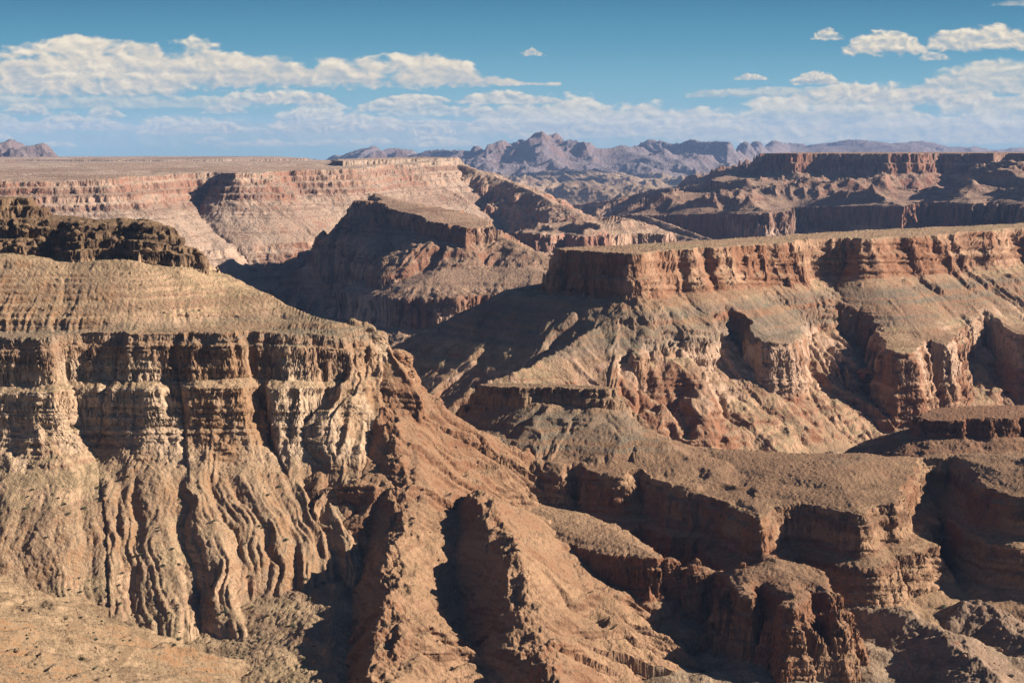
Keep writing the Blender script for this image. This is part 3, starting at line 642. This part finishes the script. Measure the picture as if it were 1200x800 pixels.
for mt in ('ochre', 'red', 'dark', 'bench', 'tan'):
    bm_[mt] = [boulder_mesh('boulder', 60+k*7, MAT[mt]) for k in range(3)]
SC = [('dark', 34, (4, 236, 262, 300), (2.6, 5.5), 'dark angular boulder lying among the caprock ledges of the left headland', 'boulders on the dark caprock'),
      ('ochre', 24, (4, 250, 312, 376), (.9, 1.9), 'small tan boulder on the smooth slope below the dark caprock', 'boulders on the slope below the caprock'),
      ('ochre', 70, (4, 230, 690, 796), (.5, 1.6), 'brown stone lying on the bare near slope in the lower left corner', 'stones on the near slope'),
      ('red', 30, (470, 590, 500, 780), (1.0, 2.6), 'reddish boulder lying on the sunlit red spur', 'boulders on the red spur'),
      ('bench', 22, (1000, 1190, 700, 795), (1.0, 2.8), 'grey brown boulder on the scree in the lower right corner', 'boulders on the scree slope')]
for mt, n, (x0, x1, y0, y1), (r0, r1), lab, grp in SC:
    pts = hits([(rb.uniform(x0, x1), rb.uniform(y0, y1)) for _ in range(n)])
    for p in pts:
        r = r0+(r1-r0)*rb.random()**2
        thing('boulder', rb.choice(bm_[mt]), (p[0], p[1], p[2]-.25*r), lab, 'boulder', grp, (r*rb.uniform(.8, 1.3), r, r*rb.uniform(.7, 1.1)), rb.uniform(0, 6.28))
# shrubs
def leaf_mat():
    m = bpy.data.materials.new('shrub_leaves'); t = nt(m)
    b = t.nodes.new('ShaderNodeBsdfPrincipled'); b.inputs['Roughness'].default_value = .8
    n = t.nodes.new('ShaderNodeTexNoise'); n.inputs['Scale'].default_value = 3
    r = t.nodes.new('ShaderNodeValToRGB'); r.color_ramp.elements[0].color = (.035, .05, .02, 1); r.color_ramp.elements[1].color = (.10, .115, .05, 1)
    o = t.nodes.new('ShaderNodeOutputMaterial'); t.links.new(n.outputs['Fac'], r.inputs[0]); t.links.new(r.outputs[0], b.inputs['Base Color']); t.links.new(b.outputs[0], o.inputs[0])
    return m
LM = leaf_mat()
def shrub_mesh(seed):
    r = random.Random(seed); vs, fs = [], []
    for _ in range(420):
        th = r.uniform(0, 6.283); ph = r.uniform(.05, 1.5); rr = r.uniform(.45, 1)*(1+.25*math.sin(3*th+seed))
        c = mathutils.Vector((rr*math.cos(th)*math.sin(ph), rr*math.sin(th)*math.sin(ph), rr*math.cos(ph)*.8))
        d1 = mathutils.Vector((r.gauss(0, 1), r.gauss(0, 1), r.gauss(0, 1))).normalized()*.13; d2 = d1.orthogonal().normalized()*.07
        o = len(vs); vs += [c-d1, c+d2, c+d1, c-d2]; fs.append((o, o+1, o+2, o+3))
    for _ in range(12):
        th = r.uniform(0, 6.283); e = mathutils.Vector((math.cos(th)*.6, math.sin(th)*.6, .6)); o = len(vs)
        vs += [(-.02, 0, -.2), (.02, 0, -.2), tuple(e)]; fs.append((o, o+1, o+2))
    return to_mesh('desert_shrub', vs, fs, LM)
import mathutils
SM = [shrub_mesh(5), shrub_mesh(9)]
SH = [(80, (30, 380, 560, 790), (1.0, 2.4), 'small dark green shrub on the gullied slope below the headland cliffs', 'shrubs on the gullied slope'),
      (36, (5, 260, 670, 795), (.5, 1.3), 'small olive shrub on the bare near slope in the lower left corner', 'shrubs on the near slope'),
      (14, (470, 560, 560, 790), (.7, 1.4), 'small dark shrub on the sunlit red spur', 'shrubs on the red spur')]
for n, (x0, x1, y0, y1), (r0, r1), lab, grp in SH:
    for p in hits([(rb.uniform(x0, x1), rb.uniform(y0, y1)) for _ in range(n)]):
        r = rb.uniform(r0, r1)
        thing('desert_shrub', rb.choice(SM), (p[0], p[1], p[2]+.1*r), lab, 'shrub', grp, r, rb.uniform(0, 6.28))
p = hits([(1106, 712)])[0]
thing('desert_shrub', SM[0], p, 'bright green bush in the gully beside the dark lower right alcove', 'shrub', None, 3.4)
# ------------------------------------------------------------------ light, sky, air
SUN_EL, SUN_AZ = 24.0, -4.0          # azimuth: degrees behind the right-hand side
sd = np.array([math.cos(math.radians(SUN_EL))*math.cos(math.radians(SUN_AZ)), -math.cos(math.radians(SUN_EL))*math.sin(math.radians(SUN_AZ)), math.sin(math.radians(SUN_EL))])
import mathutils
sl = bpy.data.lights.new('sun', 'SUN'); sl.energy = 5.0; sl.angle = math.radians(.53); sl.color = (1, .875, .745)
so = bpy.data.objects.new('sun', sl); col.objects.link(so)
so.rotation_euler = mathutils.Vector(sd).to_track_quat('Z', 'Y').to_euler()
so.location = (3000, -500, 2500)
w = bpy.data.worlds.new('World'); bpy.context.scene.world = w
t = nt(w); N = t.nodes; Lk = t.links
def nd(ty, **k):
    n = N.new(ty)
    for a, b in k.items(): setattr(n, a, b)
    return n
def math_(op, a, b=0.0, c=None, clamp=False):
    n = nd('ShaderNodeMath', operation=op, use_clamp=clamp)
    for i, v in enumerate([a, b] + ([c] if c is not None else [])):
        if isinstance(v, (int, float)): n.inputs[i].default_value = v
        else: Lk.new(v, n.inputs[i])
    return n.outputs[0]
def mr(v, a, b, c=0.0, d=1.0, smooth=False):
    n = nd('ShaderNodeMapRange')
    if smooth: n.interpolation_type = 'SMOOTHSTEP'
    n.inputs[1].default_value = a; n.inputs[2].default_value = b; n.inputs[3].default_value = c; n.inputs[4].default_value = d
    Lk.new(v, n.inputs[0]); return n.outputs[0]
def mixc(f, a, b, mode='MIX'):
    n = nd('ShaderNodeMix', data_type='RGBA', blend_type=mode)
    if isinstance(f, (int, float)): n.inputs[0].default_value = f
    else: Lk.new(f, n.inputs[0])
    for i, v in ((6, a), (7, b)):
        if isinstance(v, tuple): n.inputs[i].default_value = (*v, 1)
        else: Lk.new(v, n.inputs[i])
    return n.outputs[2]
sky = nd('ShaderNodeTexSky', sky_type='NISHITA'); sky.sun_disc = False
sky.sun_elevation = math.radians(SUN_EL); sky.sun_rotation = math.radians(90+SUN_AZ)
sky.altitude = 800; sky.air_density = .6; sky.dust_density = .1; sky.ozone_density = 1.5
cur = mixc(1.0, sky.outputs[0], (.52, .59, .66), 'MULTIPLY')
bg = nd('ShaderNodeBackground'); bg.inputs[1].default_value = .05
Lk.new(cur, bg.inputs[0]); wo = nd('ShaderNodeOutputWorld'); Lk.new(bg.outputs[0], wo.inputs[0])
# the sky itself: a far curved backdrop, well beyond the haze, carrying the cloud field
EXPO = 1.28
def lin(c): return np.array([((v/255+.055)/1.055)**2.4 if v > 10 else v/3294 for v in c])
azs = np.radians(np.concatenate([np.linspace(-50, -22, 60)[:-1], np.linspace(-22, 22, 1250), np.linspace(22, 50, 60)[1:]]))
els = np.radians(np.concatenate([np.linspace(-1.5, 6.8, 330), np.linspace(6.8, 22, 60)[1:]]))
EA, AA = np.meshgrid(els, azs, indexing='ij')
SR = 72000.0
SX = SR*np.sin(AA); SY = SR*np.cos(AA); SZ = SR*np.tan(EA)
# sky units: hundredths of the frame width, origin on the horizon straight ahead
ux = (600+np.tan(AA)*FPX*.99).astype(f32); vy = (178-np.tan(EA)/np.cos(AA)*FPX*.985).astype(f32)
def puff(x, y, k, seed):
    n = np.zeros(x.shape, f32); a = 1.0; xx, yy = x/k, y/(k*.62)
    for o in range(4):
        n += f32(a)*(1-2.3*np.abs(perlin(xx, yy, seed+o))); a *= .5; xx = xx*2.05+3; yy = yy*2.05-1
    return n*.42
grad = np.stack([np.interp(vy, [-330, 0, 55, 100, 140, 178, 200], c) for c in
    zip(lin((26, 78, 118)), lin((58, 124, 158)), lin((86, 152, 178)), lin((118, 174, 192)), lin((138, 182, 190)), lin((146, 182, 188)), lin((146, 182, 188)))], -1)
SKY = grad.copy()
def lay(x0, x1, tops, base, seed, k=38, op=1.0, br=1.0, soft=.36, flat=.12, gapk=.25):
    global SKY
    m = (ux > x0-40) & (ux < x1+40) & (vy < base+16) & (vy > min(t[1] for t in tops)-30)
    if not m.any(): return
    x = ux[m]; y = vy[m]
    wx = x+8*perlin(x/30, y/14, seed+40)
    top = np.interp(x, [t[0] for t in tops], [t[1] for t in tops])
    n = puff(wx, y, k, seed); nn = fbm(x, y*1.6, 14, 4, seed+9)
    T = np.maximum(base-top, 3)
    h = (base-y)/T
    gap = fbm(x, y*3.2, 70, 3, seed+61)
    e = np.minimum((x-x0), (x1-x))/max(12, (x1-x0)*.10)
    f = np.minimum(1.0-h, .55) - np.clip(h-1, 0, 2)*.9 + .34*n + .10*nn - np.clip(1-e, 0, 2)*.55 + gapk*gap
    lowedge = h+flat*nn+.10*n
    al = sstep(.0, soft, f)*sstep(-.10, .12, lowedge)*op
    n2 = puff(wx+5, y-4, k, seed)
    n3 = puff(wx+2, y-2, k*.5, seed+5)-puff(wx, y, k*.5, seed+5)
    lit = .50+.62*(n-n2)-.25*n3+.42*(np.clip(h, 0, 1)-.42)+.10*nn+.10*n
    lit = np.clip(lit*br, 0, 1)
    pal = np.array([lin((156, 174, 182)), lin((192, 194, 188)), lin((226, 215, 194)), lin((250, 236, 208))])
    c = np.stack([np.interp(lit, [0, .38, .7, 1], pal[:, q]) for q in range(3)], -1)
    air = np.clip((y-110)/110, 0, .22)[:, None]       # farther clouds sit lower and paler
    c = c*(1-air)+grad[m]*air
    SKY[m] = SKY[m]*(1-al[:, None])+c*al[:, None]
rc = random.Random(4)
def streaks(x0, x1, y0, y1, n, op, seed, w=(30, 130), t=(5, 14)):
    for i in range(n):
        y = y0+(y1-y0)*rc.random(); ww = rc.uniform(*w); xc = rc.uniform(x0, x1); tt = rc.uniform(*t)
        lay(xc-ww/2, xc+ww/2, [(xc-ww/2, y-tt*.6), (xc-ww*.1, y-tt), (xc+ww*.2, y-tt*.8), (xc+ww/2, y-tt*.4)], y, seed+i*3, k=rc.uniform(13, 24), op=op*rc.uniform(.6, 1), soft=.3)
lay(-400, 620, [(-400, 135), (620, 140)], 172, 300, k=60, op=.3, soft=.6)
lay(300, 1600, [(300, 135), (900, 128), (1600, 130)], 172, 306, k=70, op=.3, soft=.6)
streaks(-300, 620, 146, 172, 44, .8, 310, (30, 120), (5, 11))
streaks(560, 1500, 142, 172, 56, .9, 410, (40, 130), (6, 14))
streaks(-300, 600, 120, 152, 22, .95, 500, (35, 100), (9, 18))
lay(-300, 330, [(-300, 112), (330, 116)], 128, 330, k=30, op=.6, soft=.4)
lay(560, 880, [(560, 124), (610, 114), (660, 117), (720, 124), (770, 120), (830, 132), (880, 140)], 156, 340, k=34, op=.95, gapk=.5)
lay(590, 800, [(590, 130), (690, 133), (800, 142)], 160, 344, k=26, op=.8)
lay(820, 1500, [(820, 128), (900, 118), (980, 114), (1100, 112), (1200, 108), (1500, 100)], 150, 350, k=42, op=.92, gapk=.7)
lay(780, 1500, [(780, 140), (950, 138), (1200, 134), (1500, 130)], 164, 356, k=34, op=.85, gapk=.6)
lay(800, 1000, [(800, 108), (900, 105), (1000, 106)], 116, 360, k=24, op=.6, soft=.4)
lay(930, 1120, [(930, 108), (980, 99), (1040, 100), (1120, 108)], 124, 364, k=28, op=.9)
lay(1060, 1500, [(1060, 92), (1120, 78), (1200, 72), (1500, 60)], 112, 368, k=40, op=.8, soft=.35)
lay(1072, 1215, [(1072, 46), (1100, 39), (1150, 37), (1185, 44), (1215, 52)], 63, 372, k=24)
lay(975, 1072, [(975, 52), (1010, 42), (1045, 44), (1072, 56)], 68, 376, k=20)
lay(936, 978, [(936, 44), (960, 38), (978, 44)], 52, 380, k=12, op=.9)
lay(1065, 1100, [(1065, 66), (1085, 64), (1100, 70)], 75, 382, k=12, op=.7)
lay(918, 976, [(918, 93), (945, 88), (960, 89), (976, 95)], 102, 384, k=14, op=.95)
lay(854, 892, [(854, 91), (870, 89), (892, 93)], 97, 386, k=10, op=.85)
lay(610, 636, [(610, 63), (622, 60), (636, 65)], 70, 388, k=8, op=.8)
lay(1140, 1260, [(1140, 9), (1200, 6), (1260, 8)], 15, 390, k=22, op=.45, soft=.5)
lay(1095, 1130, [(1095, 3), (1130, 3)], 8, 391, k=12, op=.3, soft=.5)
lay(420, 532, [(420, 122), (470, 116), (500, 114), (532, 124)], 132, 392, k=20, op=.85)
lay(318, 476, [(318, 134), (350, 130), (400, 129), (440, 134), (476, 140)], 156, 394, k=22, op=.9)
lay(484, 536, [(484, 146), (505, 141), (536, 148)], 160, 396, k=14, op=.85)
lay(16, 74, [(16, 126), (45, 121), (74, 128)], 136, 398, k=16, op=.85)
lay(55, 150, [(55, 140), (100, 137), (150, 142)], 152, 399, k=16, op=.75)
lay(170, 292, [(170, 141), (220, 137), (292, 144)], 156, 402, k=18, op=.8)
lay(305, 402, [(305, 112), (350, 106), (402, 116)], 124, 404, k=20, op=.95)
lay(540, 660, [(540, 114), (590, 108), (660, 118)], 124, 406, k=20, op=.9)
lay(-400, 616, [(-400, 70), (0, 70), (20, 62), (60, 58), (100, 56), (140, 53), (180, 51), (240, 52), (270, 62), (310, 68), (350, 71), (400, 74), (440, 70), (480, 66), (505, 64), (530, 72), (570, 84), (616, 98)], 103, 420, k=44, soft=.36, gapk=.5)
lay(-400, 246, [(-400, 84), (0, 84), (60, 86), (120, 84), (180, 86), (246, 92)], 114, 426, k=30, op=.9, gapk=.6)
SKY = SKY/(2**EXPO)
def sky_mesh():
    nr_, nc_ = SX.shape
    me = bpy.data.meshes.new('sky')
    P = np.stack([SX, SY, SZ], -1).reshape(-1, 3).astype(f32)
    id_ = np.arange(nr_*nc_).reshape(nr_, nc_)
    q = np.stack([id_[:-1, :-1], id_[:-1, 1:], id_[1:, 1:], id_[1:, :-1]], -1).reshape(-1, 4); n = len(q)
    me.vertices.add(len(P)); me.vertices.foreach_set('co', P.reshape(-1))
    me.loops.add(n*4); me.loops.foreach_set('vertex_index', q.reshape(-1).astype(np.int32))
    me.polygons.add(n); me.polygons.foreach_set('loop_start', (np.arange(n)*4).astype(np.int32)); me.polygons.foreach_set('loop_total', np.full(n, 4, np.int32))
    ca = me.attributes.new('skymap', 'FLOAT_COLOR', 'POINT')
    ca.data.foreach_set('color', np.concatenate([SKY, np.ones(SKY.shape[:2]+(1,))], -1).astype(f32).reshape(-1))
    me.update(calc_edges=True)
    m = bpy.data.materials.new('sky_with_clouds'); t = nt(m)
    a = t.nodes.new('ShaderNodeAttribute'); a.attribute_name = 'skymap'
    e = t.nodes.new('ShaderNodeEmission'); o = t.nodes.new('ShaderNodeOutputMaterial')
    t.links.new(a.outputs['Color'], e.inputs['Color']); t.links.new(e.outputs[0], o.inputs[0])
    m.cycles.emission_sampling = 'NONE'
    me.materials.append(m)
    ob = bpy.data.objects.new('sky', me); col.objects.link(ob); ob['kind'] = 'structure'
    ob['label'] = 'teal sky with rows of cream cumulus clouds low over the horizon'; ob['category'] = 'sky'
sky_mesh()
# air
def haze(dens):
    me = bpy.data.meshes.new('haze')
    x, y0, y1, z0, z1 = 48000, -3000, 46000, -900, 900
    vs = [(sx*x, y, z) for z in (z0, z1) for sx, y in ((-1, y0), (1, y0), (1, y1), (-1, y1))]
    me.from_pydata(vs, [], [(3, 2, 1, 0), (4, 5, 6, 7), (0, 1, 5, 4), (1, 2, 6, 5), (2, 3, 7, 6), (3, 0, 4, 7)])
    o = bpy.data.objects.new('haze', me); col.objects.link(o); o['kind'] = 'stuff'
    m = bpy.data.materials.new('haze_air'); t = nt(m)
    v = t.nodes.new('ShaderNodeVolumePrincipled'); v.inputs['Density'].default_value = dens; v.inputs['Color'].default_value = (.36, .56, 1.0, 1); v.inputs['Anisotropy'].default_value = 0.0
    oo = t.nodes.new('ShaderNodeOutputMaterial'); t.links.new(v.outputs[0], oo.inputs['Volume'])
    me.materials.append(m); o['label'] = 'thin blue haze filling the air over the whole canyon'; o['category'] = 'haze'
haze(1.4e-5)
# ------------------------------------------------------------------ camera
cam = bpy.data.cameras.new('camera'); co = bpy.data.objects.new('camera', cam); col.objects.link(co)
cam.sensor_width = 36; cam.lens = 36*FPX/1200; cam.clip_start = 1; cam.clip_end = 200000
co.rotation_euler = (math.pi/2-TH, 0, 0)
sc = bpy.context.scene; sc.camera = co
sc.view_settings.view_transform = 'Standard'; sc.view_settings.look = 'None'; sc.view_settings.gamma = 1; sc.view_settings.use_curve_mapping = False
sc.view_settings.exposure = EXPO
sc.render.engine = 'CYCLES'
sc.cycles.use_denoising = True; sc.cycles.denoiser = 'OPENIMAGEDENOISE'; sc.cycles.denoising_prefilter = 'NONE'; sc.cycles.max_bounces = 4; sc.cycles.diffuse_bounces = 1; sc.cycles.volume_bounces = 0
